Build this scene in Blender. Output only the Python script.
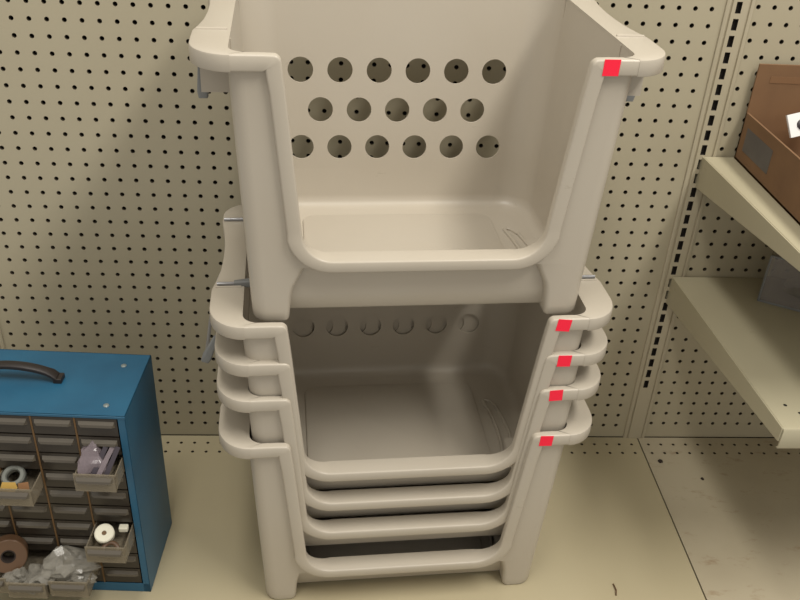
import bpy, bmesh, math, random
from mathutils import Vector, Matrix, noise

C = bpy.context.scene.collection
for o in list(bpy.data.objects):
    bpy.data.objects.remove(o, do_unlink=True)
S = 0.0254          # everything below is measured in inches (the peg holes are one inch apart)
PI = math.pi

# ------------------------------------------------------------------ camera, world, lights
cd = bpy.data.cameras.new('camera')
cam = bpy.data.objects.new('camera', cd); C.objects.link(cam)
cd.sensor_width = 36.0
cd.lens = 868.26 / 800 * 36.0
cd.clip_start = 0.02
pt, yw, rl = math.radians(-31.606), -0.0799, 0.0571
Rz = Matrix.Rotation(yw, 3, 'Z'); Rx = Matrix.Rotation(pt, 3, 'X')
r_ = Rz @ Rx @ Vector((1, 0, 0)); f_ = Rz @ Rx @ Vector((0, 1, 0)); u_ = Rz @ Rx @ Vector((0, 0, 1))
r2 = math.cos(rl) * r_ + math.sin(rl) * u_
u2 = -math.sin(rl) * r_ + math.cos(rl) * u_
M3 = Matrix((r2, u2, -f_)).transposed()
M4 = M3.to_4x4(); M4.translation = Vector((21.2, -52.13, 44.68)) * S
cam.matrix_world = M4
bpy.context.scene.camera = cam

w = bpy.data.worlds.new('world'); bpy.context.scene.world = w; w.use_nodes = True
# bright store ceiling overhead, dim shelving at eye level all round
nt = w.node_tree; bg = nt.nodes['Background']; bg.inputs[1].default_value = 0.62
tcw = nt.nodes.new('ShaderNodeTexCoord'); sep = nt.nodes.new('ShaderNodeSeparateXYZ'); rmp = nt.nodes.new('ShaderNodeValToRGB')
nt.links.new(tcw.outputs['Generated'], sep.inputs[0]); nt.links.new(sep.outputs['Z'], rmp.inputs[0]); nt.links.new(rmp.outputs[0], bg.inputs[0])
rmp.color_ramp.elements[0].position = 0.0; rmp.color_ramp.elements[0].color = (0.8, 0.75, 0.67, 1)
rmp.color_ramp.elements[1].position = 0.62; rmp.color_ramp.elements[1].color = (1.0, 0.95, 0.86, 1)

def area(name, loc, rot, sx, sy, power, col=(1, 0.957, 0.88)):
    d = bpy.data.lights.new(name, 'AREA'); d.shape = 'RECTANGLE'; d.size = sx * S; d.size_y = sy * S
    d.energy = power; d.color = col
    o = bpy.data.objects.new(name, d); C.objects.link(o)
    o.location = Vector(loc) * S; o.rotation_euler = rot
    return o
# two rows of fluorescent ceiling fixtures over the aisle
area('ceiling_fixture', (8, -38, 124), (0.25, 0, 0), 14, 60, 31)
area('ceiling_fixture_far', (70, -44, 112), (0.3, 0.55, 0), 14, 60, 50)

vs = bpy.context.scene.view_settings
vs.view_transform = 'Standard'; vs.look = 'None'; vs.gamma = 1; vs.use_curve_mapping = False
vs.exposure = 0.1

# ------------------------------------------------------------------ materials
def srgb(r, g, b):
    f = lambda c: ((c / 255) / 12.92 if c / 255 <= 0.04045 else ((c / 255 + 0.055) / 1.055) ** 2.4)
    return (f(r), f(g), f(b), 1)

def mat(name, col, rough=0.5, col2=None, scale=8.0, amount=1.0, metal=0.0, bump=0.0, bscale=60.0, spec=0.5, detail=4.0):
    m = bpy.data.materials.new(name); m.use_nodes = True
    nt = m.node_tree; b = nt.nodes['Principled BSDF']
    b.inputs['Base Color'].default_value = col
    b.inputs['Roughness'].default_value = rough
    b.inputs['Metallic'].default_value = metal
    b.inputs['Specular IOR Level'].default_value = spec
    tc = nt.nodes.new('ShaderNodeTexCoord')
    if col2:
        n = nt.nodes.new('ShaderNodeTexNoise'); n.inputs['Scale'].default_value = scale; n.inputs['Detail'].default_value = detail
        nt.links.new(tc.outputs['Object'], n.inputs['Vector'])
        rp = nt.nodes.new('ShaderNodeValToRGB')
        rp.color_ramp.elements[0].position = 0.5 - 0.25 / amount; rp.color_ramp.elements[0].color = col
        rp.color_ramp.elements[1].position = 0.5 + 0.25 / amount; rp.color_ramp.elements[1].color = col2
        nt.links.new(n.outputs['Fac'], rp.inputs[0]); nt.links.new(rp.outputs[0], b.inputs['Base Color'])
    if bump:
        n = nt.nodes.new('ShaderNodeTexNoise'); n.inputs['Scale'].default_value = bscale
        nt.links.new(tc.outputs['Object'], n.inputs['Vector'])
        bp = nt.nodes.new('ShaderNodeBump'); bp.inputs['Strength'].default_value = bump; bp.inputs['Distance'].default_value = 0.002
        nt.links.new(n.outputs['Fac'], bp.inputs['Height']); nt.links.new(bp.outputs[0], b.inputs['Normal'])
    return m

def film(name, col, clear=0.5, rough=0.15):
    """thin translucent plastic: part of the light goes straight through"""
    m = mat(name, col, rough)
    nt = m.node_tree; b = nt.nodes['Principled BSDF']; out = nt.nodes['Material Output']
    t = nt.nodes.new('ShaderNodeBsdfTransparent'); mx = nt.nodes.new('ShaderNodeMixShader')
    t.inputs[0].default_value = (0.93, 0.92, 0.9, 1)
    mx.inputs[0].default_value = 1 - clear
    nt.links.new(t.outputs[0], mx.inputs[1]); nt.links.new(b.outputs[0], mx.inputs[2]); nt.links.new(mx.outputs[0], out.inputs[0])
    return m

M_WALL = mat('pegboard_paint', srgb(173, 165, 142), 0.45, srgb(168, 159, 136), 3.0)
M_EDGE = mat('hole_edge', srgb(74, 66, 52), 0.8)  # walls inside the peg holes: their shade is put into a dark colour
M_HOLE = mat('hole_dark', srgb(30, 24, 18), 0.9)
M_POST = mat('post_paint', srgb(177, 168, 146), 0.4, srgb(171, 162, 139), 5.0)
M_DECK = mat('deck_paint', srgb(178, 168, 140), 0.3, srgb(171, 160, 131), 2.5)
M_SHELF = mat('shelf_paint', srgb(175, 168, 143), 0.4, srgb(168, 160, 135), 3.0)
M_PLA = mat('basket_plastic', srgb(181, 173, 159), 0.36, srgb(177, 168, 153), 6.0, bump=0.04, bscale=180)
def scuff(m, col, sx, sy, sz, lo, hi, amt):
    nt = m.node_tree; b = nt.nodes['Principled BSDF']; src = b.inputs['Base Color'].links[0].from_socket
    tc = [n for n in nt.nodes if n.type == 'TEX_COORD'][0]
    mp = nt.nodes.new('ShaderNodeMapping'); mp.inputs['Scale'].default_value = (sx, sy, sz)
    n = nt.nodes.new('ShaderNodeTexNoise'); n.inputs['Scale'].default_value = 1.0; n.inputs['Detail'].default_value = 5; n.inputs['Roughness'].default_value = .65
    nt.links.new(tc.outputs['Object'], mp.inputs[0]); nt.links.new(mp.outputs[0], n.inputs['Vector'])
    rp = nt.nodes.new('ShaderNodeValToRGB'); rp.color_ramp.elements[0].position = lo; rp.color_ramp.elements[1].position = hi
    rp.color_ramp.elements[1].color = (amt, amt, amt, 1); nt.links.new(n.outputs['Fac'], rp.inputs[0])
    mx = nt.nodes.new('ShaderNodeMix'); mx.data_type = 'RGBA'
    nt.links.new(rp.outputs[0], mx.inputs[0]); nt.links.new(src, mx.inputs[6]); mx.inputs[7].default_value = col
    nt.links.new(mx.outputs[2], b.inputs['Base Color'])
scuff(M_PLA, srgb(120, 100, 74), 22, 30, 60, .68, .76, .3)
scuff(M_DECK, srgb(120, 100, 70), 14, 20, 1, .70, .78, .3)
scuff(M_SHELF, srgb(120, 100, 70), 18, 24, 18, .69, .78, .3)
M_RED = mat('sticker_red', srgb(255, 22, 62), 0.6)
M_STEEL = mat('bail_steel', srgb(150, 150, 152), 0.35, metal=0.6)
M_GREY = mat('grip_grey', srgb(120, 122, 122), 0.45)
M_BLUE = mat('cabinet_blue', srgb(36, 92, 122), 0.42, srgb(32, 82, 111), 14.0, 1.2, bump=0.05, bscale=90)
M_DRAW = mat('drawer_plastic', srgb(52, 46, 39), 0.28, srgb(45, 39, 33), 14.0)
M_DRAWIN = film('drawer_clear', srgb(140, 130, 112), 0.4, 0.2)
M_TAN = mat('divider_tan', srgb(104, 78, 46), 0.6)
M_BLACK = mat('handle_black', srgb(38, 32, 30), 0.45)
M_RIVET = mat('rivet', srgb(140, 150, 150), 0.4, metal=0.5)
M_CARD = mat('cardboard', srgb(125, 94, 64), 0.85, srgb(111, 82, 56), 20.0)
M_CARDIN = mat('cardboard_inside', srgb(121, 89, 60), 0.9)
M_LABEL = mat('grey_label', srgb(98, 92, 88), 0.6, srgb(82, 78, 76), 30.0)
M_WHITE = mat('white_paper', srgb(226, 226, 224), 0.6)
M_BAG = film('clear_bag', srgb(158, 154, 144), 0.5, 0.16)
M_PURP = film('violet_bag', srgb(142, 130, 136), 0.45, 0.18)
M_DARKS = mat('dark_strip', srgb(46, 38, 48), 0.4)
M_CLAM = film('clamshell', srgb(200, 196, 196), 0.82, 0.1)
M_RING = mat('ring_metal', srgb(118, 120, 114), 0.35, metal=0.5)
M_YEL = mat('tag_yellow', srgb(184, 150, 76), 0.7)
M_ORG = mat('tag_orange', srgb(140, 102, 68), 0.7)
M_CREAM = mat('cream_roll', srgb(226, 222, 202), 0.6)
M_BROWN = mat('brown_roll', srgb(92, 68, 48), 0.4)
M_CORE = mat('dark_core', srgb(40, 30, 24), 0.8)

def deck_right_mat():
    m = mat('deck_scuffed', srgb(178, 168, 145), 0.4, srgb(164, 153, 130), 4.0, 1.5)
    nt = m.node_tree; b = nt.nodes['Principled BSDF']
    src = b.inputs['Base Color'].links[0].from_socket
    tc = [n for n in nt.nodes if n.type == 'TEX_COORD'][0]
    mp = nt.nodes.new('ShaderNodeMapping'); mp.inputs['Scale'].default_value = (16, 34, 1); mp.inputs['Rotation'].default_value = (0, 0, 0.5)
    n = nt.nodes.new('ShaderNodeTexNoise'); n.inputs['Scale'].default_value = 1.0; n.inputs['Detail'].default_value = 6; n.inputs['Roughness'].default_value = 0.7
    nt.links.new(tc.outputs['Object'], mp.inputs[0]); nt.links.new(mp.outputs[0], n.inputs['Vector'])
    rp = nt.nodes.new('ShaderNodeValToRGB'); rp.color_ramp.elements[0].position = 0.57; rp.color_ramp.elements[1].position = 0.70
    rp.color_ramp.elements[1].color = (0.55, 0.55, 0.55, 1)
    nt.links.new(n.outputs['Fac'], rp.inputs[0])
    mx = nt.nodes.new('ShaderNodeMix'); mx.data_type = 'RGBA'
    nt.links.new(rp.outputs[0], mx.inputs[0]); nt.links.new(src, mx.inputs[6]); mx.inputs[7].default_value = srgb(134, 108, 80)
    nt.links.new(mx.outputs[2], b.inputs['Base Color'])
    return m
M_DECKR = deck_right_mat()

# ------------------------------------------------------------------ mesh helpers
class MB:
    def __init__(s): s.v = []; s.f = []; s.mi = []
    def add(s, v, f, mi=0):
        k = len(s.v); s.v += [tuple(p) for p in v]; s.f += [tuple(i + k for i in q) for q in f]; s.mi += [mi] * len(f); return s
    def box(s, x0, x1, y0, y1, z0, z1, mi=0):
        v = [(x, y, z) for z in (z0, z1) for y in (y0, y1) for x in (x0, x1)]
        return s.add(v, [(0, 2, 3, 1), (4, 5, 7, 6), (0, 1, 5, 4), (2, 6, 7, 3), (0, 4, 6, 2), (1, 3, 7, 5)], mi)
    def rings(s, rings, closed=True, cap=True, mi=0, wrap=False):
        n = len(rings[0]); v = [p for r in rings for p in r]; f = []
        m = len(rings)
        for i in range(m if wrap else m - 1):
            for j in range(n if closed else n - 1):
                a = i * n + j; b = i * n + (j + 1) % n; c = ((i + 1) % m) * n + (j + 1) % n; d = ((i + 1) % m) * n + j
                f.append((a, b, c, d))
        if cap and not wrap:
            f.append(tuple(range(n - 1, -1, -1))); f.append(tuple((m - 1) * n + j for j in range(n)))
        return s.add(v, f, mi)
    def cyl(s, p, q, r, n=16, r1=None, mi=0):
        p = Vector(p); q = Vector(q); d = (q - p).normalized()
        a = d.orthogonal().normalized(); b = d.cross(a); r1 = r if r1 is None else r1
        R = [[c + rr * (math.cos(2 * PI * k / n) * a + math.sin(2 * PI * k / n) * b) for k in range(n)] for c, rr in ((p, r), (q, r1))]
        return s.rings(R, mi=mi)
    def tube(s, pts, r, n=10, mi=0):
        pts = [Vector(p) for p in pts]; R = []; a = None
        for i, p in enumerate(pts):
            d = (pts[min(i + 1, len(pts) - 1)] - pts[max(i - 1, 0)]).normalized()
            a = d.orthogonal().normalized() if a is None else (a - d * a.dot(d)).normalized()
            b = d.cross(a)
            R.append([p + r * (math.cos(2 * PI * k / n) * a + math.sin(2 * PI * k / n) * b) for k in range(n)])
        return s.rings(R, mi=mi)
    def ring(s, c, axis, R, r, n=28, m=10, sq=1.0, mi=0):
        c = Vector(c); d = Vector(axis).normalized(); a = d.orthogonal().normalized(); b = d.cross(a); L = []
        for i in range(n):
            t = 2 * PI * i / n; e = math.cos(t) * a + math.sin(t) * b
            L.append([c + e * (R + r * math.cos(2 * PI * k / m)) + d * (r * sq * math.sin(2 * PI * k / m)) for k in range(m)])
        return s.rings(L, wrap=True, mi=mi)
    def mesh(s, name, mats, smooth=35):
        me = bpy.data.meshes.new(name)
        me.from_pydata([(x * S, y * S, z * S) for x, y, z in s.v], [], s.f)
        for m in (mats if isinstance(mats, (list, tuple)) else [mats]): me.materials.append(m)
        me.polygons.foreach_set('material_index', s.mi)
        bm = bmesh.new(); bm.from_mesh(me); bmesh.ops.recalc_face_normals(bm, faces=bm.faces); bm.to_mesh(me); bm.free()
        if smooth:
            me.polygons.foreach_set('use_smooth', [True] * len(me.polygons)); me.set_sharp_from_angle(angle=math.radians(smooth))
        return me
    def obj(s, name, mats, parent=None, bevel=0, smooth=35, loc=None):
        o = bpy.data.objects.new(name, s.mesh(name, mats, smooth)); C.objects.link(o)
        if parent: o.parent = parent
        if loc: o.location = Vector(loc) * S
        if bevel:
            b = o.modifiers.new('bevel', 'BEVEL'); b.width = bevel * S; b.segments = 3; b.limit_method = 'ANGLE'; b.angle_limit = math.radians(40)
        return o

def thing(name, label, cat, loc=(0, 0, 0), rz=0.0, group=None):
    o = bpy.data.objects.new(name, None); C.objects.link(o)
    o.empty_display_size = 0.05
    o.location = Vector(loc) * S; o.rotation_euler = (0, 0, rz)
    o['label'] = label; o['category'] = cat
    if group: o['group'] = group
    return o
def tag(o, label, cat, group=None):
    o['label'] = label; o['category'] = cat
    if group: o['group'] = group
    return o
def structure(o, label=None, cat=None):
    o['kind'] = 'structure'
    if label: o['label'] = label
    if cat: o['category'] = cat
    return o

# ------------------------------------------------------------------ pegboard wall, posts, deck
def peg_cells(mb, us, vs_, fn, r=0.142, depth=0.22, n=12):
    """unit cells with a round hole; fn(u, v, d) -> xyz, d = depth into the sheet"""
    cs = [(math.cos(PI / 4 + 2 * PI * k / n), math.sin(PI / 4 + 2 * PI * k / n)) for k in range(n)]
    for u in us:
        for v in vs_:
            V = []
            for c, s in cs:
                k = 0.5 / max(abs(c), abs(s)); V.append(fn(u + c * k, v + s * k, 0))
            for c, s in cs: V.append(fn(u + c * r, v + s * r, 0))
            for c, s in cs: V.append(fn(u + c * r, v + s * r, depth))
            F = []
            for k in range(n):
                l = (k + 1) % n
                F.append((k, l, n + l, n + k))
            mb.add(V, F)
            mb.add(V, [(n + k, n + (k + 1) % n, 2 * n + (k + 1) % n, 2 * n + k) for k in range(n)], 2)
def plain(mb, u0, u1, v0, v1, fn):
    mb.add([fn(u0, v0, 0), fn(u1, v0, 0), fn(u1, v1, 0), fn(u0, v1, 0)], [(0, 1, 2, 3)])
def flat_mesh(mb, name, mats):
    """no normal recalculation: open sheets"""
    me = bpy.data.meshes.new(name)
    me.from_pydata([(x * S, y * S, z * S) for x, y, z in mb.v], [], mb.f)
    for m in mats: me.materials.append(m)
    me.polygons.foreach_set('material_index', mb.mi)
    o = bpy.data.objects.new(name, me); C.objects.link(o); return o

TOP = 47
wf = lambda u, v, d: (u, d, v)
mb = MB()
zl = [0.2 + k for k in range(1, TOP)]; zr = [0.43 + k for k in range(1, TOP)]
peg_cells(mb, range(-2, 44), zl, wf)
plain(mb, -2.8, 43.9, 0.04, 0.7, wf); plain(mb, 43.5, 43.95, 0.7, TOP + .2 - .5, wf); plain(mb, -2.9, -2.5, 0.7, TOP - .3, wf)
peg_cells(mb, [45.8 + k for k in range(0, 20)], zr, wf)
plain(mb, 45.0, 65.3, 0.04, 0.93, wf)
peg_cells(mb, [-4.95 - k for k in range(0, 14)], zl, wf)
plain(mb, -18.45, -4.2, 0.04, 0.7, wf)
plain(mb, -4.45, -4.0, 0.7, TOP - .3, wf)
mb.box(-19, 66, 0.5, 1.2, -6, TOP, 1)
structure(flat_mesh(mb, 'wall_back', [M_WALL, M_HOLE, M_EDGE]))
def post(name, xc, x0, x1):
    mb = MB()
    # folded channel: outer flanges, grooves and a slotted centre web
    e = x0
    prof = [(x0, 0.02), (x0, -0.10), (x0 + .12, -0.14), (x0 + .22, -0.14), (x0 + .25, -0.05), (x0 + .32, -0.05), (x0 + .36, -0.16), (xc - .17, -0.16)]
    prof2 = [(xc + .17, -0.16), (x1 - .36, -0.16), (x1 - .32, -0.05), (x1 - .25, -0.05), (x1 - .22, -0.14), (x1 - .12, -0.14), (x1, -0.10), (x1, 0.02)]
    for P in (prof, prof2):
        mb.rings([[(x, y, 0) for x, y in P], [(x, y, TOP) for x, y in P]], closed=False, cap=False)
    z = 0.0
    zs = [k + 0.38 for k in range(5, TOP - 1)]
    prev = 0.0
    for zc in zs:
        mb.add([(xc - .17, -.16, prev), (xc + .17, -.16, prev), (xc + .17, -.16, zc - .34), (xc - .17, -.16, zc - .34)], [(0, 1, 2, 3)])
        a, b = zc - .34, zc + .34
        X0, X1 = xc - .17, xc + .17
        mb.add([(X0, -.16, a), (X1, -.16, a), (X1, -.16, b), (X0, -.16, b), (X0, .2, a), (X1, .2, a), (X1, .2, b), (X0, .2, b)],
               [(0, 1, 5, 4), (1, 2, 6, 5), (2, 3, 7, 6), (3, 0, 4, 7)], 1)  # slot walls coloured dark, the shade inside painted in
        mb.add([(X0, .1, a), (X1, .1, a), (X1, .1, b), (X0, .1, b)], [(0, 1, 2, 3)], 1)
        prev = b
    mb.add([(xc - .17, -.16, prev), (xc + .17, -.16, prev), (xc + .17, -.16, TOP), (xc - .17, -.16, TOP)], [(0, 1, 2, 3)])
    return structure(flat_mesh(mb, name, [M_POST, M_HOLE]))
post('trim_1', 44.55, 43.80, 45.50)
post('trim_2', -3.55, -4.30, -2.60)

def deck(name, x0, x1, hx, m, z):
    mb = MB()
    df = lambda u, v, d: (u, v, z - d)
    n0 = math.ceil(x0 + 0.5 - hx)
    xs = [hx + k for k in range(n0, n0 + 300) if hx + k + .5 <= x1]
    peg_cells(mb, xs, [-0.9, -1.9], df, r=0.12)
    L, Rr = xs[0] - .5, xs[-1] + .5
    plain(mb, x0, x1, -0.4, -0.07, df); plain(mb, x0, L, -2.4, -.4, df); plain(mb, Rr, x1, -2.4, -.4, df)
    plain(mb, x0, x1, -26, -2.4, df)
    mb.add([(x0, -26, z), (x1, -26, z), (x1, -26, -6), (x0, -26, -6)], [(0, 1, 2, 3)])
    mb.add([(x0, 0, z), (x0, -26, z), (x0, -26, -1), (x0, 0, -1)], [(0, 1, 2, 3)])
    mb.add([(x1, 0, z), (x1, -26, z), (x1, -26, -1), (x1, 0, -1)], [(0, 1, 2, 3)])
    mb.box(x0 + .1, x1 - .1, -25.9, -0.05, -6, -0.5, 1)
    return structure(flat_mesh(mb, name, [m, M_HOLE, M_EDGE]))
deck('floor', -3.4, 44.88, 0.25, M_DECK, 0.0)
deck('floor_right', 44.99, 65.5, 0.6, M_DECKR, 0.0)
deck('floor_left', -18.5, -3.52, 0.25, M_DECK, 0.0)

# ------------------------------------------------------------------ stacking baskets
H = 13.2; LIPW = .62; TF = .05; WEB = 2.2
T = 0.09
LIPT = 2.98
xo_ = lambda z: 8.45 + .60 * z / H
yf_ = lambda z: -6.42 - .48 * z / H
yb_ = lambda z: 5.45 + 1.15 * z / H
xi_ = lambda z: 5.82 + .90 * max(0, z - LIPT) / (H - LIPT)
def arc(cx, cy, r, a0, a1, n):
    return [(cx + r * math.cos(a0 + (a1 - a0) * k / n), cy + r * math.sin(a0 + (a1 - a0) * k / n)) for k in range(n + 1)]
def pathx(z):
    r = 1.5
    if z >= LIPT + r: return xi_(z)
    return xi_(LIPT + r) - r + math.sqrt(max(0, r * r - (LIPT + r - max(z, LIPT)) ** 2))
def section(z, ins=0.0):
    xo, yf, yb = xo_(z) - ins, yf_(z) + ins, yb_(z) - ins
    h = [(pathx(z) + .3, yf), (xi_(z) + .75, yf)] + arc(xo - .75, yf + .75, .75, -PI / 2, 0, 6)
    y0, y1 = yf + .75, yb - 1.9
    h += [(xo, y0 + (y1 - y0) * k / 6) for k in range(1, 6)]
    h += arc(xo - 1.9, yb - 1.9, 1.9, 0, PI / 2, 10)
    h += [((xo - 1.9) * (1 - k / 5), yb) for k in range(1, 6)]
    return [(x, y, z) for x, y in h] + [(-x, y, z) for x, y in h[-2::-1]]
def rrect(x0, x1, y0, y1, rs, z, n=5):
    r00, r10, r11, r01 = rs     # corners (x0,y0) (x1,y0) (x1,y1) (x0,y1)
    p = arc(x0 + r00, y0 + r00, r00, PI, 1.5 * PI, n) + arc(x1 - r10, y0 + r10, r10, 1.5 * PI, 2 * PI, n)
    p += arc(x1 - r11, y1 - r11, r11, 0, PI / 2, n) + arc(x0 + r01, y1 - r01, r01, PI / 2, PI, n)
    return [(x, y, z) for x, y in p]

def baked(o):
    dg = bpy.context.evaluated_depsgraph_get()
    return bpy.data.meshes.new_from_object(o.evaluated_get(dg))

def basket_body():
    TB = LIPT - .53
    # upper shell, open at the front, with round holes through the back wall
    sh = MB(); zs = [TB, TB + .45, TB + .6, TB + .8, TB + 1.1, TB + 1.5, TB + 2.03, 6.5, 8.5, 10.5, 12, H - .05]
    out = [section(z) for z in zs]; inn = [section(z, T) for z in zs]
    n = len(out[0])
    loops = [o + i[::-1] for o, i in zip(out, inn)]
    m2 = 2 * n
    v = [p for l in loops for p in l]; f = []
    for i in range(len(zs) - 1):
        for j in range(m2):
            f.append((i * m2 + j, i * m2 + (j + 1) % m2, (i + 1) * m2 + (j + 1) % m2, (i + 1) * m2 + j))
    for base in (0, (len(zs) - 1) * m2):
        for j in range(n - 1):
            f.append((base + j, base + j + 1, base + m2 - 2 - j, base + m2 - 1 - j))
    sh.add(v, f)
    so = sh.obj('shell_tmp', M_PLA)
    cut = MB()
    for row, (zc, xs) in enumerate(((9.05, (-5.68, -3.41, -1.135, 1.135, 3.41, 5.68)), (6.75, (-4.54, -2.27, 0, 2.27, 4.54)), (4.5, (-5.68, -3.41, -1.135, 1.135, 3.41, 5.68)))):
        for x in xs: cut.cyl((x, 4.6, zc), (x, 7.6, zc), 0.73, 32)
    co = cut.obj('cut_tmp', M_PLA)
    md = so.modifiers.new('b', 'BOOLEAN'); md.operation = 'DIFFERENCE'; md.object = co; md.solver = 'EXACT'
    bpy.context.view_layer.update()
    sm = baked(so)
    bpy.data.objects.remove(so); bpy.data.objects.remove(co)
    # tub under the opening, and the four hollow-looking feet
    tb = MB()
    def tl(z, ins=0.0):
        return rrect(-xo_(z) + ins, xo_(z) - ins, -5.5 - .35 * min(1, (z - .4) / 2) - TF + ins, yb_(z) - ins, (.9, .9, 1.9, 1.9), z, 8)
    rs = [tl(.35, .4), tl(.28, .2), tl(.5, 0), tl(1.4, 0), tl(TB, 0), tl(TB, T), tl(1.5, T), tl(1.1, T + .06), tl(.88, T + .25), tl(.8, T + .6)]
    tb.rings(rs)
    for sx in (-1, 1):
        for front in (1, 0):
            R = []
            for z, ins in ((0, .14), (.06, .04), (.2, 0), (.6, 0), (.7, 0)) + (((1.2, 0), (1.6, 0), (2.0, 0), (TB, 0)) if front else ()):
                x0 = 6.62 - .2 * z / 2.5 - .25 * (max(0, z - 1.2) / 1.3) ** 2 + ins; x1 = xo_(z) - ins
                if front: y0, y1, rr = yf_(z) + ins, -3.9 - ins, (.28, .75, .3, .3)
                else: y0, y1, rr = 2.8 + ins, yb_(z) - ins, (.3, .3, 1.2, .3)
                p = rrect(x0, x1, y0, y1, rr, z)
                R.append([(sx * x, y, z_) for x, y, z_ in p])
            tb.rings(R)
    # inset floor panel and the curved moulded rib beside it
    P = []
    for z, ins in ((.79, 0), (.9, .03), (.94, .14)):
        P.append(rrect(-5.7 + ins, 5.7 - ins, -4.9 + ins, 3.9 - ins, (.8,) * 4, z, 6))
    tb.rings(P)
    for sx in (-1, 1):
        tb.tube([(sx * (6.25 + .35 * math.sin(k / 12 * PI)), -4.6 + 6.4 * k / 12, .83) for k in range(13)], .11)
        tb.tube([(sx * (6.95 + .35 * math.sin(k / 12 * PI)), -4.4 + 5.8 * k / 12, .83) for k in range(13)], .11)
        tb.tube([(sx * (6.25 + .7 * k / 5), 1.8 + (.35 * math.sin(k / 5 * PI)) - .6 * k / 5, .83) for k in range(6)], .11)
    tm = tb.mesh('tub_tmp', M_PLA)
    bm = bmesh.new(); bm.from_mesh(sm); bm.from_mesh(tm)
    me = bpy.data.meshes.new('body'); bm.to_mesh(me); bm.free()
    me.materials.clear(); me.materials.append(M_PLA)
    me.polygons.foreach_set('use_smooth', [True] * len(me.polygons)); me.set_sharp_from_angle(angle=math.radians(38))
    return me

def rim_outline():
    h = [(8.85, -7.22)] + [(8.85 + 1.8 * math.sin(t), -5.2 - 2.02 * math.cos(t)) for t in [PI / 2 * k / 9 for k in range(1, 10)]]
    h += [(10.65, -4.4), (10.65, -3.45), (10.6, -3.2), (10.45, -2.5), (10.28, -1.4), (10.2, 0), (10.2, 1.4), (10.28, 2.8), (10.42, 3.9), (10.5, 4.7)]
    h += [(8.9 + 1.6 * math.cos(t), 5.2 + 1.75 * math.sin(t)) for t in [PI / 2 * k / 8 for k in range(1, 9)]]
    h += [(8.9 * (1 - k / 6), 6.95) for k in range(1, 7)]
    return h
def rim_inner():
    z = H - .1; xo, yf, yb = xo_(z) - .1, yf_(z) + .1, yb_(z) - .1
    h = [(8.3, yf)] + arc(xo - .75, yf + .75, .75, -PI / 2 + .05, 0, 8)
    h += [(xo, y) for y in (-4.4, -3.45, -3.2, -2.5, -1.4, 0, 1.4, 2.8, 3.9, 4.4)]
    h += [(xo - 1.9 + 1.9 * math.cos(t), yb - 1.9 + 1.9 * math.sin(t)) for t in [PI / 2 * k / 8 for k in range(1, 9)]]
    h += [((xo - 1.9) * (1 - k / 6), yb) for k in range(1, 7)]
    return h
def basket_rim():
    mb = MB(); O = rim_outline(); I = rim_inner()
    assert len(O) == len(I), (len(O), len(I))
    full = list(zip(O, I)); full = full + [((-o[0], o[1]), (-i[0], i[1])) for o, i in full[-2::-1]]
    R = []
    N = len(full)
    for k, (o, i) in enumerate(full):
        o = Vector(o); i = Vector(i)
        p = Vector(full[max(0, k - 1)][0]); q = Vector(full[min(N - 1, k + 1)][0])
        t = (q - p).normalized(); nn = Vector((t.y, -t.x))         # outward in plan
        if nn.dot(o - i) < 0: nn = -nn
        a = o - nn * .09; b = o - nn * .025; c = o - nn * .11
        R.append([(i.x, i.y, H), (a.x, a.y, H), (b.x, b.y, H - .035), (o.x, o.y, H - .11), (o.x, o.y, H - .72), (b.x, b.y, H - .76),
                  (c.x, c.y, H - .76), (c.x, c.y, H - .14), (i.x, i.y, H - .14)])
    mb.rings(R)
    for sx in (-1, 1):
        for y in (-3.3, 4.7):
            mb.tube([(sx * 9.1, y, H + .01), (sx * 10.45, y, H + .01)], .07, 8)        # rib across the flange where the bail sits
            xa, xb = sorted((sx * (xo_(11.5) - .05), sx * 10.32))
            yw_ = -4.4 if y < 0 else y
            mb.box(xa, xb, yw_ - .12, yw_ + .02, H - WEB, H - .1)                          # web hanging under the flange
        xa, xb = sorted((sx * 10.28, sx * 10.18))
    return mb.mesh('rim', M_PLA)
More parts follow.
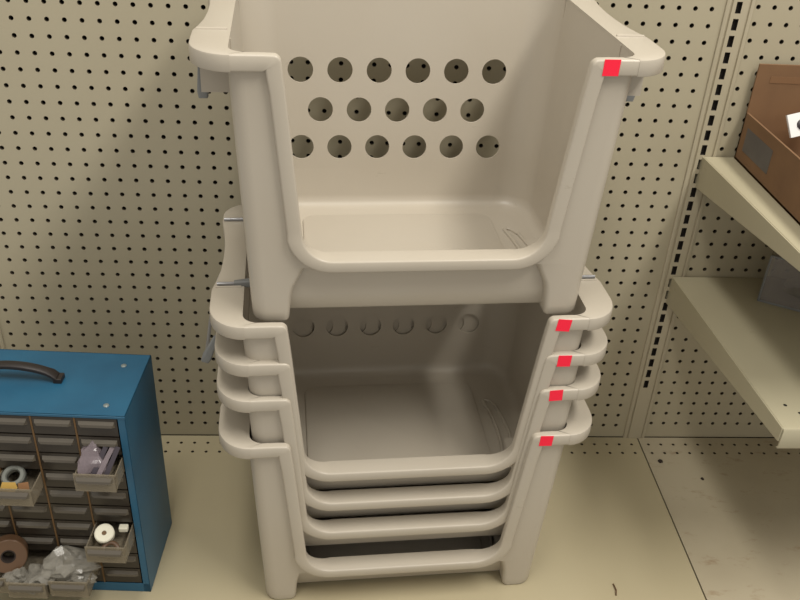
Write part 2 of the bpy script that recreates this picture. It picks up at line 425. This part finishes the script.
def basket_frame():
    """the moulded flange round the front opening: top bands, upright strips and the bottom lip"""
    half = [(8.95, H - .012, 0), (8.2, H - .012, 0), (xi_(H) + .78, H - .012, 0)]
    cx, cz, r = xi_(H) + .36, H - .372, .36
    for k in range(1, 6):
        t = PI / 2 + PI / 2 * k / 5.3; half.append((cx + r * math.cos(t), cz + r * math.sin(t), 0))
    for z in (H - 1.7, 10, 8, 6.4, LIPT + 1.62): half.append((xi_(z), z, 0))
    r = 1.5; x0 = xi_(LIPT + r)
    for k in range(0, 10):
        t = PI / 2 * k / 9
        half.append((x0 - r + r * math.cos(t), LIPT + r - r * math.sin(t), k / 9))
    for x in (3, 1.5): half.append((x, LIPT, 1))
    mit = set(range(3, 8))
    path = half + [(0, LIPT, 1)] + [(-x, z, b) for x, z, b in half[::-1]]
    R = []
    for k, (x, z, b) in enumerate(path):
        p = path[max(0, k - 1)]; q = path[min(len(path) - 1, k + 1)]
        t = Vector((q[0] - p[0], q[1] - p[1])).normalized(); nx, nz = -t.y, t.x
        w = .74 - (.74 - LIPW) * b
        if 2 < k < len(path) - 3 and b == 0: w = .68
        yf = yf_(z); y0 = yf - .30 - .12 * b; y1 = yf + .1 + .56 * b
        c = .09
        sec = [(0, y1), (0, y0 + c), (c * .3, y0 + c * .3), (c, y0), (w - c, y0), (w - c * .3, y0 + c * .3), (w, y0 + c), (w, y1)]
        kk = k if k in mit else (len(path) - 1 - k)
        if kk in mit:           # tight upper corners of the opening: mitre the inner side
            sg = 1 if k in mit else -1
            pts = []
            for s, y in sec:
                if s <= .36: pts.append((x + nx * s, y, z + nz * s))
                else: pts.append((sg * (xi_(H) + s), y, H - s))
            R.append(pts)
        else:
            R.append([(x + nx * s, y, z + nz * s) for s, y in sec])
    mb = MB(); mb.rings(R)
    return mb.mesh('front_frame', M_PLA, 50)
def bail_mesh():
    mb = MB()
    pts = [(0, -3.1, 0), (0, -3.1, -2.2), (0, -2.95, -2.42), (0, -2.7, -2.5), (0, 4.1, -2.5), (0, 4.35, -2.42), (0, 4.5, -2.2), (0, 4.5, 0)]
    mb.tube(pts, .1, 10)
    return mb.mesh('wire_bail', M_STEEL)
def grip_mesh():
    mb = MB()
    mb.rings([rrect(-.22, .22, -3.25, -2.85, (.1,) * 4, -2.62), rrect(-.26, .26, -3.3, -2.8, (.1,) * 4, -2.3), rrect(-.14, .14, -3.22, -2.95, (.06,) * 4, -.9)])
    return mb.mesh('bail_grip', M_GREY)
def sticker_mesh():
    mb = MB(); mb.box(-.37, .37, -.012, .0, -.37, .37)
    return mb.mesh('price_sticker', M_RED, 0)

me_body, me_rim, me_frame = basket_body(), basket_rim(), basket_frame()
HA = H
H, LIPT, LIPW, TF, WEB = 13.72, 3.7, .62, .3, 2.5          # the raised top basket reads a little taller
me_body5, me_rim5, me_frame5 = basket_body(), basket_rim(), basket_frame()
HB = H
me_bail, me_grip, me_stick = bail_mesh(), grip_mesh(), sticker_mesh()
def child(name, me, parent, loc=(0, 0, 0), rot=(0, 0, 0)):
    o = bpy.data.objects.new(name, me); C.objects.link(o); o.parent = parent
    o.location = Vector(loc) * S; o.rotation_euler = rot; return o
STX = -7.0
def make_basket(label):
    t = thing('stacking_basket', label, 'basket', group='beige stacking baskets')
    child('body', me_body, t); child('rim', me_rim, t); child('front_frame', me_frame, t)
    s = child('price_sticker', me_stick, t); s['label'] = 'bright red price sticker'
    return t
def add_bail(t, side, tilt, dz=0.0):
    b = child('wire_bail', me_bail, t, (side * 10.38, 0, (HB if t is baskets[4] else HA) - .2 + dz), (0, -side * tilt, 0))
    b['label'] = 'grey wire bail'
    child('bail_grip', me_grip, b)
BX, BY, BR = 24.78, -8.35, math.radians(4.0)
proto = make_basket('beige plastic basket at the bottom of the stack, standing on the shelf deck')
def copy_basket(label):
    t = proto.copy(); C.objects.link(t); t['label'] = label
    for ch in list(proto.children):
        c = ch.copy(); C.objects.link(c); c.parent = t
    return t
spec = [(0.0, 0.05, -.35, (7.5, -.36, .04)), (3.0, 0.1, -.1, (7.62, -.34, -.05)), (5.25, 0.12, 0, (7.75, -.36, .02)), (7.55, 0.0, 0, (7.5, -.38, .1)), (20.5, 0.0, 0.0, (7.6, -.36, .0))]
labels = [None,
          'beige plastic basket second from the bottom, nested in the lowest one',
          'beige plastic basket third from the bottom, nested under the dim open one',
          'beige plastic basket fourth up, its dim open inside showing under the raised top basket',
          'topmost beige plastic basket, raised above the nested ones, holes in its back wall']
baskets = [proto] + [copy_basket(l) for l in labels[1:]]
for k, (t, (z, dx, dy, (sx, sz, sr))) in enumerate(zip(baskets, spec)):
    t.location = Vector((BX + dx, BY + dy, z)) * S; t.rotation_euler = (0, 0, BR)
    H = HB if k == 4 else HA
    if k == 4:
        for c in t.children:
            if c.name.startswith('body'): c.data = me_body5
            if c.name.startswith('rim'): c.data = me_rim5
            if c.name.startswith('front_frame'): c.data = me_frame5
    s = [c for c in t.children if c.name.startswith('price_sticker')][0]
    s.location = Vector((sx, yf_(H - .36) - .315, H + sz)) * S; s.rotation_euler = (.036, sr, 0)
for sd in (-1, 1):
    add_bail(baskets[0], sd, .05); add_bail(baskets[3], sd, -PI / 2, .3); add_bail(baskets[4], sd, 0.0, -.4)
add_bail(baskets[2], -1, .42)

# ------------------------------------------------------------------ blue drawer cabinet
cab = thing('drawer_cabinet', 'blue metal small-parts drawer cabinet with black top handle on the shelf deck', 'cabinet', (9.65, -14.9, 0), math.radians(-3))
W, D, HC = 12.65, 5.8, 14.0
mb = MB()
t_ = .06
mb.box(-W, 0, 0, D, HC - t_, HC); mb.box(-W, 0, 0, D, 0, t_)
mb.box(-t_, 0, 0, D, 0, HC); mb.box(-W, -W + t_, 0, D, 0, HC); mb.box(-W, 0, D - t_, D, 0, HC)
mb.box(-W, 0, 0, .06, 0, .72); mb.box(-.42, 0, 0, .06, 0, HC); mb.box(-W, -W + .42, 0, .06, 0, HC); mb.box(-W, 0, -.03, .08, HC - .16, HC)
mb.obj('case', M_BLUE, cab, bevel=.02)
mb = MB()
x0c = -W + .42; CW = (W - .84) / 5; RH = (HC - .16 - .75) / 10
mb2 = MB()
for k in range(1, 5):
    mb.box(x0c + CW * k - .05, x0c + CW * k + .05, .02, D - .2, .73, HC - .17)
mb.obj('divider_rack', M_TAN, cab)
for k in range(0, 11):
    mb2.box(x0c, -.43, .35, D - .2, .75 + RH * k - .03, .75 + RH * k + .03)
mb2.box(x0c, -.43, D - .3, D - .1, .75, HC - .17)
mb2.obj('inner_shelf_rack', M_CORE, cab)
def hnd():
    # arched black carry handle with flat ends
    mb = MB(); pts = []
    n = 18; R = []
    for k in range(n + 1):
        s = k / n; x = -2.6 + 5.2 * s; z = .2 + .75 * math.sin(PI * s) ** .6
        wd = .30 if 1 < k < n - 1 else .34
        R.append([(x, -wd, z - .12), (x, wd, z - .12), (x, wd, z + .08), (x, wd * .6, z + .15), (x, -wd * .6, z + .15), (x, -wd, z + .08)])
    mb.rings(R)
    mb.box(-2.85, -2.4, -.34, .34, 0, .3); mb.box(2.4, 2.85, -.34, .34, 0, .3)
    return mb
h = hnd().obj('carry_handle', M_BLACK, cab, bevel=.03, loc=(-W / 2 - .8, 3.0, HC)); h['label'] = 'black arched carry handle'
for x, y in ((-1.3, 4.6), (-1.25, .9), (-W + 1.3, 4.6), (-W + 1.25, .9)):
    mb = MB(); mb.rings([[(x + r * math.cos(a), y + r * math.sin(a), HC + z) for a in [2 * PI * k / 14 for k in range(14)]] for r, z in ((.17, -.01), (.16, .04), (.08, .08))])
    mb.obj('rivet', M_RIVET, cab)
dw, dh, dd = CW - .14, RH - .1, 4.6
def drawer_mesh():
    mb = MB(); t = .06; hw = dw / 2
    mb.box(-hw, hw, 0, .09, 0, dh)                        # front
    mb.box(-hw, -hw + t, .05, dd, 0, dh * .86); mb.box(hw - t, hw, .05, dd, 0, dh * .86)
    mb.box(-hw, hw, dd - t, dd, 0, dh * .86); mb.box(-hw, hw, .05, dd, 0, t)
    return mb.mesh('drawer', M_DRAW, 0)
def pull_mesh():
    # slanted finger lip across the upper part of the drawer front
    mb = MB(); a = dw / 2 - .12; b = dw / 2 - .28
    R = [[(-a, 0.02, dh * .86), (a, 0.02, dh * .86), (a, .02, dh * .5), (-a, .02, dh * .5)],
         [(-a + .06, -.18, dh * .74), (a - .06, -.18, dh * .74), (b, -.2, dh * .60), (-b, -.2, dh * .60)]]
    mb.rings(R)
    return mb.mesh('drawer_handle', M_DRAWP, 20)
M_DRAWP = mat('drawer_pull', srgb(86, 80, 71), 0.2)  # paler than the drawers: highlight on the pulls put into the colour
dm = drawer_mesh(); pm = pull_mesh()
dm2 = dm.copy(); dm2.materials.clear(); dm2.materials.append(M_DRAWIN)
out_ = {(4, 2): 1.6, (4, 6): 1.95, (2, 3): 1.6, (3, 8): 2.3, (2, 8): 2.5, (1, 8): 2.2}
DP = {}
for c in range(5):
    for r in range(10):
        pull = out_.get((c, r), 0.0)
        xl = x0c + CW * (c + .5); zl_ = HC - .16 - RH * (r + 1) + .04
        d = child('drawer', dm2 if pull else dm, cab, (xl, .03 - pull, zl_)); child('drawer_handle', pm, d)
        if pull: d['label'] = 'clear drawer pulled out'
        DP[(c, r)] = (xl, .03 - pull, zl_)
cabM = Matrix.Translation(Vector((9.65, -14.9, 0))) @ Matrix.Rotation(math.radians(-3), 4, 'Z')
def cw(x, y, z): return cabM @ Vector((x, y, z))

def crumple(name, loc, size, m, seed, label, cat, group=None, rot=0.0, amp=.35, sub=3, tilt=0.0):
    """a crumpled piece of plastic film: a bag with broad facets and sharp creases"""
    bm = bmesh.new(); bmesh.ops.create_icosphere(bm, subdivisions=sub, radius=1)
    off = Vector((seed * 7.3, seed * 3.1, seed * 1.7))
    rnd = random.Random(seed)
    planes = []
    for k in range(9):
        v = Vector((rnd.uniform(-1, 1), rnd.uniform(-1, 1), rnd.uniform(-.6, 1))).normalized(); planes.append((v, rnd.uniform(.5, .8)))
    for v in bm.verts:
        p = v.co.copy()
        for q, d in planes:                       # broad flats
            e = p.dot(q) - d
            if e > 0: p -= q * e
        p *= 1 + noise.noise(p * 1.5 + off) * amp + (abs(noise.noise(p * 2.6 + off * 2)) - .2) * amp * 1.5
        v.co = Vector((p.x * size[0], p.y * size[1], p.z * size[2])) * S * 1.15
    me = bpy.data.meshes.new(name); bm.to_mesh(me); bm.free(); me.materials.append(m)
    o = bpy.data.objects.new(name, me); C.objects.link(o)
    o.location = Vector(loc) * S; o.rotation_euler = (tilt, 0, rot)
    return tag(o, label, cat, group)

# contents of the pulled-out drawers
x, y, z = DP[(4, 2)]
crumple('plastic_bag', cw(x - .25, y + 1.0, z + 1.3), (.85, .45, 1.15), M_PURP, 3, 'violet-grey clear plastic bags heaped in the uppermost right pulled-out drawer', 'bag', amp=.25, tilt=-.5)
for k, (dx, dy, a, l) in enumerate(((.05, .75, .5, 2.0), (.38, .8, .55, 2.1), (.75, .9, .45, 1.8))):
    p = cw(x + dx, y + dy, z + 1.35)
    s = MB(); s.box(-.13, .13, -.03, .03, -l / 2, l / 2)
    o = s.obj('plastic_strip', M_DARKS if k != 1 else M_PURP, bevel=.01, loc=p); o.rotation_euler = (-.75, a, 0)
    tag(o, ('dark strip leaning at the left of the bagged strips in the top right pulled drawer', 'pale clear strip leaning between two dark strips in the pulled drawer',
            'dark strip leaning at the right of the bagged strips in the top right pulled drawer')[k], 'strip', 'strips in the pulled drawer')
x, y, z = DP[(4, 6)]
t = thing('tape_roll', 'small cream white roll lying in the lower right pulled-out drawer', 'roll', cw(x - .35, y + 1.25, z + 1.0), .2)
mb = MB(); R = []
for r, zz in ((.14, -.22), (.5, -.24), (.56, -.18), (.56, .18), (.5, .24), (.14, .22)):
    R.append([(r * math.cos(2 * PI * k / 28), r * math.sin(2 * PI * k / 28), zz) for k in range(28)])
mb.rings(R, cap=False, wrap=True); mb.obj('winding', M_CREAM, t)
mb = MB(); mb.cyl((0, 0, -.2), (0, 0, .16), .145, 18); mb.obj('core', M_TAN, t)
t.rotation_euler = (.5, 0, .2)
mb = MB(); mb.ring((0, 0, 0), (0, 0, 1), .42, .13, sq=.8)
o = mb.obj('rubber_ring', M_BROWN, loc=cw(x + .1, y + .55, z + .45)); tag(o, 'dull brown ring in front of the cream roll in its drawer', 'ring'); o.rotation_euler = (.5, 0, 0)
mb = MB(); mb.rings([rrect(-.26, .26, -.2, .2, (.08,) * 4, zz) for zz in (-.15, .15)])
o = mb.obj('small_block', M_CREAM, loc=cw(x + .62, y + 1.75, z + 1.0), bevel=.04); tag(o, 'small pale block at the back of the cream roll drawer', 'block')
x, y, z = DP[(2, 3)]
mb = MB(); R = []
for r, zz in ((.36, -.2), (.62, -.2), (.66, -.12), (.66, .14), (.58, .22), (.4, .22), (.34, .14)):
    R.append([(r * math.cos(2 * PI * k / 32), r * math.sin(2 * PI * k / 32), zz) for k in range(32)])
mb.rings(R, cap=False, wrap=True)
o = mb.obj('metal_ring', M_RING, loc=cw(x - .25, y + 1.2, z + 1.05)); o.rotation_euler = (.45, 0, 0); tag(o, 'grey metal ring on top of the left pulled-out drawer', 'ring')
mb = MB(); mb.add([(-.6, 0, -.28), (.15, 0, -.32), (.35, 0, 0), (.2, 0, .3), (-.5, 0, .25), (-.6, .02, -.28), (.15, .02, -.32), (.35, .02, 0), (.2, .02, .3), (-.5, .02, .25)],
                  [(0, 1, 2, 3, 4), (9, 8, 7, 6, 5), (0, 5, 6, 1), (1, 6, 7, 2), (2, 7, 8, 3), (3, 8, 9, 4), (4, 9, 5, 0)])
o = mb.obj('paper_tag', M_YEL, loc=cw(x - .15, y + .45, z + .95), smooth=0); o.rotation_euler = (-.5, .1, 0); tag(o, 'yellow paper tag below the grey metal ring', 'tag')
mb = MB(); mb.box(-.3, .3, 0, .03, -.22, .22); o = mb.obj('paper_tag', M_ORG, loc=cw(x + .5, y + .55, z + .95), smooth=0, bevel=.01); o.rotation_euler = (-.5, -.2, 0)
tag(o, 'orange-brown tag beside the yellow paper tag', 'tag')
x, y, z = DP[(3, 8)]
crumple('plastic_bag', cw(x - .1, y + 1.3, z + 1.35), (1.45, 1.0, .75), M_BAG, 5, 'crumpled clear plastic bag heaped over the bottom drawer left of the cream roll', 'bag', rot=.3, amp=.4)
crumple('plastic_bag', cw(x + .3, y + .75, z + .8), (.8, .7, .5), M_BAG, 9, 'small clear bag of white bits at the front of the bottom drawer', 'bag', amp=.4)
x, y, z = DP[(2, 8)]
crumple('plastic_bag', cw(x + .45, y + 1.1, z + .95), (.95, .9, .6), M_BAG, 12, 'dull clear plastic bag under the brown roll in a bottom drawer', 'bag', rot=-.4, amp=.4)
crumple('plastic_bag', cw(x - .7, y + .9, z + .85), (.7, .8, .5), M_BAG, 15, 'grey clear bag at the left end of the bottom drawers', 'bag', rot=.9, amp=.4)
t = thing('tape_roll', 'dark brown tape roll standing above the bottom drawers at the left edge', 'roll', cw(x - 1.35, y + 1.5, z + 2.0), .3)
mb = MB(); R = []
for r, yy in ((.42, -.4), (1.0, -.42), (1.05, -.36), (1.05, .36), (1.0, .42), (.42, .4)):
    R.append([(r * math.cos(2 * PI * k / 36), yy, r * math.sin(2 * PI * k / 36)) for k in range(36)])
mb.rings(R, cap=False, wrap=True); mb.obj('winding', M_BROWN, t)
mb = MB(); R = []
for r, yy in ((.34, -.38), (.43, -.38), (.43, .38), (.34, .38)):
    R.append([(r * math.cos(2 * PI * k / 28), yy, r * math.sin(2 * PI * k / 28)) for k in range(28)])
mb.rings(R, cap=False, wrap=True); mb.obj('core', M_CORE, t)
t.rotation_euler = (-.35, 0, .3)

# ------------------------------------------------------------------ wall-hung metal shelves at the right
def shelf(z, x0, x1, depth, label, slant, fh):
    t = thing('metal_shelf', label, 'shelf', (0, 0, z), 0)
    mb = MB()
    R = []
    prof = [(-.18, -.35), (-.18, -.04), (-.22, 0), (-depth + .2, 0), (-depth + .06, -.05), (-depth, -.16), (-depth, -1.3), (-depth + .06, -1.42), (-depth + .2, -1.42),
            (-depth + .2, -1.36), (-depth + .08, -1.3), (-depth + .08, -.2), (-depth + .22, -.08), (-.26, -.08), (-.26, -.35)]
    sl = lambda y: slant * -y
    mb.rings([[(x0 + sl(y), y, zz) for y, zz in prof], [(x1, y, zz) for y, zz in prof]])
    mb.obj('tray', M_SHELF, t)
    for xa in (x0 - .03, x1 - .06):
        mb = MB()
        v = [(-.12, -2.2), (-depth + .1, -fh), (-depth + .1, -.02), (-.12, -.02), (.12, -.3), (.12, -1.8)]
        mb.rings([[(xx + (sl(y) if xa < 60 else 0), y, zz) for y, zz in v] for xx in (xa - .05, xa + .05)])
        # folded top flange of the bracket
        mb.obj('side_bracket', M_SHELF, t, bevel=.02)
    return t
sh1 = shelf(23.95, 44.65, 92, 17.0, 'upper beige metal shelf on brackets, holding the cardboard box', .045, .55)
sh2 = shelf(14.9, 44.6, 92, 16.7, 'lower beige metal shelf on brackets, holding the clear package', .05, .95)
for (px, py) in ((46.4, -14.6), (47.5, -14.6), (46.95, -15.3), (48.0, -15.3), (48.6, -14.6)):
    mb = MB(); mb.cyl((px, py, .002), (px, py, -.06), .11, 14); mb.obj('punched_hole', M_HOLE, sh2)

# cardboard box with a raised rear flap
z0 = 23.97
bx = thing('cardboard_box', 'open brown cardboard box with grey side label on the upper shelf', 'box', (46.6, -.35, z0), math.radians(0))
t = .14; BW, BD, BH = 11.0, 13.5, 3.1
mb = MB(); mb.box(0, BW, -BD, 0, 0, t); mb.obj('bottom', M_CARDIN, bx)
mb = MB(); mb.box(0, t, -BD, 0, 0, BH); mb.obj('side_panel', M_CARD, bx, bevel=.02)
mb = MB(); mb.box(BW - t, BW, -BD, 0, 0, BH); mb.obj('side_panel', M_CARD, bx, bevel=.02)
mb = MB(); mb.box(t, BW - t, -BD, -BD + t, 0, BH); mb.obj('front_panel', M_CARD, bx, bevel=.02)
mb = MB(); mb.box(0, BW, -.14, 0, 0, BH + 3.1); o = mb.obj('rear_panel', M_CARD, bx, bevel=.02)
mb = MB(); mb.box(.9, 5.4, -.16, -.14, BH + 1.95, BH + 2.35); mb.obj('tape_strip', M_CARDIN, bx)
mb = MB(); mb.box(-.015, 0.0, -4.6, -.8, .85, 2.35); o = mb.obj('side_label', M_LABEL, bx); o['label'] = 'dark grey rectangular side label'
bk = thing('paper_packet', 'white packet with dark spot sticking out of the cardboard box', 'packet', (48.55, -2.6, z0 + 2.9), .2)
mb = MB(); mb.rings([rrect(-.1, 2.6, -.05, .12, (.03,) * 4, zz) for zz in (-.55, .85)]); mb.obj('sleeve', M_WHITE, bk)
mb = MB(); mb.rings([[(.85 + r * math.cos(2 * PI * k / 20), -.06 - d, .1 + r * .8 * math.sin(2 * PI * k / 20)) for k in range(20)] for r, d in ((.42, -.02), (.4, .1), (.28, .16))]); mb.obj('dark_knob', M_BLACK, bk)
bk.rotation_euler = (-.5, -.15, .25)

# clear clamshell package on the lower shelf
cl = thing('plastic_package', 'clear plastic clamshell package on the lower shelf', 'package', (49.45, -3.3, 14.97), math.radians(-30))
mb = MB(); th = .05; cw_, cdp, ch = 7.0, 4.0, 3.4
mb.box(0, cw_, 0, th, 0, ch); mb.box(0, cw_, cdp - th, cdp, 0, ch); mb.box(0, th, 0, cdp, 0, ch); mb.box(cw_ - th, cw_, 0, cdp, 0, ch); mb.box(0, cw_, 0, cdp, 0, th); mb.box(0, cw_, 0, cdp, ch - th, ch)
mb.obj('shell', M_CLAM, cl)
mb = MB()
for (a, b) in (((0, 0, 0), (cw_, 0, 0)), ((0, 0, 0), (0, 0, ch)), ((0, 0, ch), (cw_, 0, ch)), ((0, 0, 0), (0, cdp, 0))):
    mb.cyl(a, b, .07, 8)
mb.obj('folded_edge', M_GREY, cl)
crumple('plastic_bag', Matrix.Translation(Vector((49.45, -3.3, 14.83))) @ Matrix.Rotation(math.radians(-30), 4, 'Z') @ Vector((3.6, 1.9, 1.5)), (2.3, 1.3, 1.15), M_BAG, 21,
        'crumpled clear bag inside the plastic clamshell package', 'bag', amp=.4)

# debris on the deck
def speck(loc, r, label):
    bm = bmesh.new(); bmesh.ops.create_icosphere(bm, subdivisions=2, radius=r * S)
    for v in bm.verts: v.co.z *= .35; v.co *= 1 + .35 * noise.noise(v.co * 400)
    me = bpy.data.meshes.new('debris_speck'); bm.to_mesh(me); bm.free(); me.materials.append(M_CORE)
    o = bpy.data.objects.new('debris_speck', me); C.objects.link(o); o.location = Vector(loc) * S; tag(o, label, 'debris')
speck((45.95, -2.85, .04), .2, 'larger dark speck of dirt near the deck seam')
speck((48.6, -4.8, .03), .14, 'small dark speck of dirt on the right deck panel')
mb = MB(); mb.tube([(39.1, -15.5, .06), (39.2, -15.1, .1), (39.15, -14.6, .06)], .05, 6)
tag(mb.obj('wood_sliver', M_BROWN), 'tiny brown sliver lying on the deck right of the baskets', 'debris')
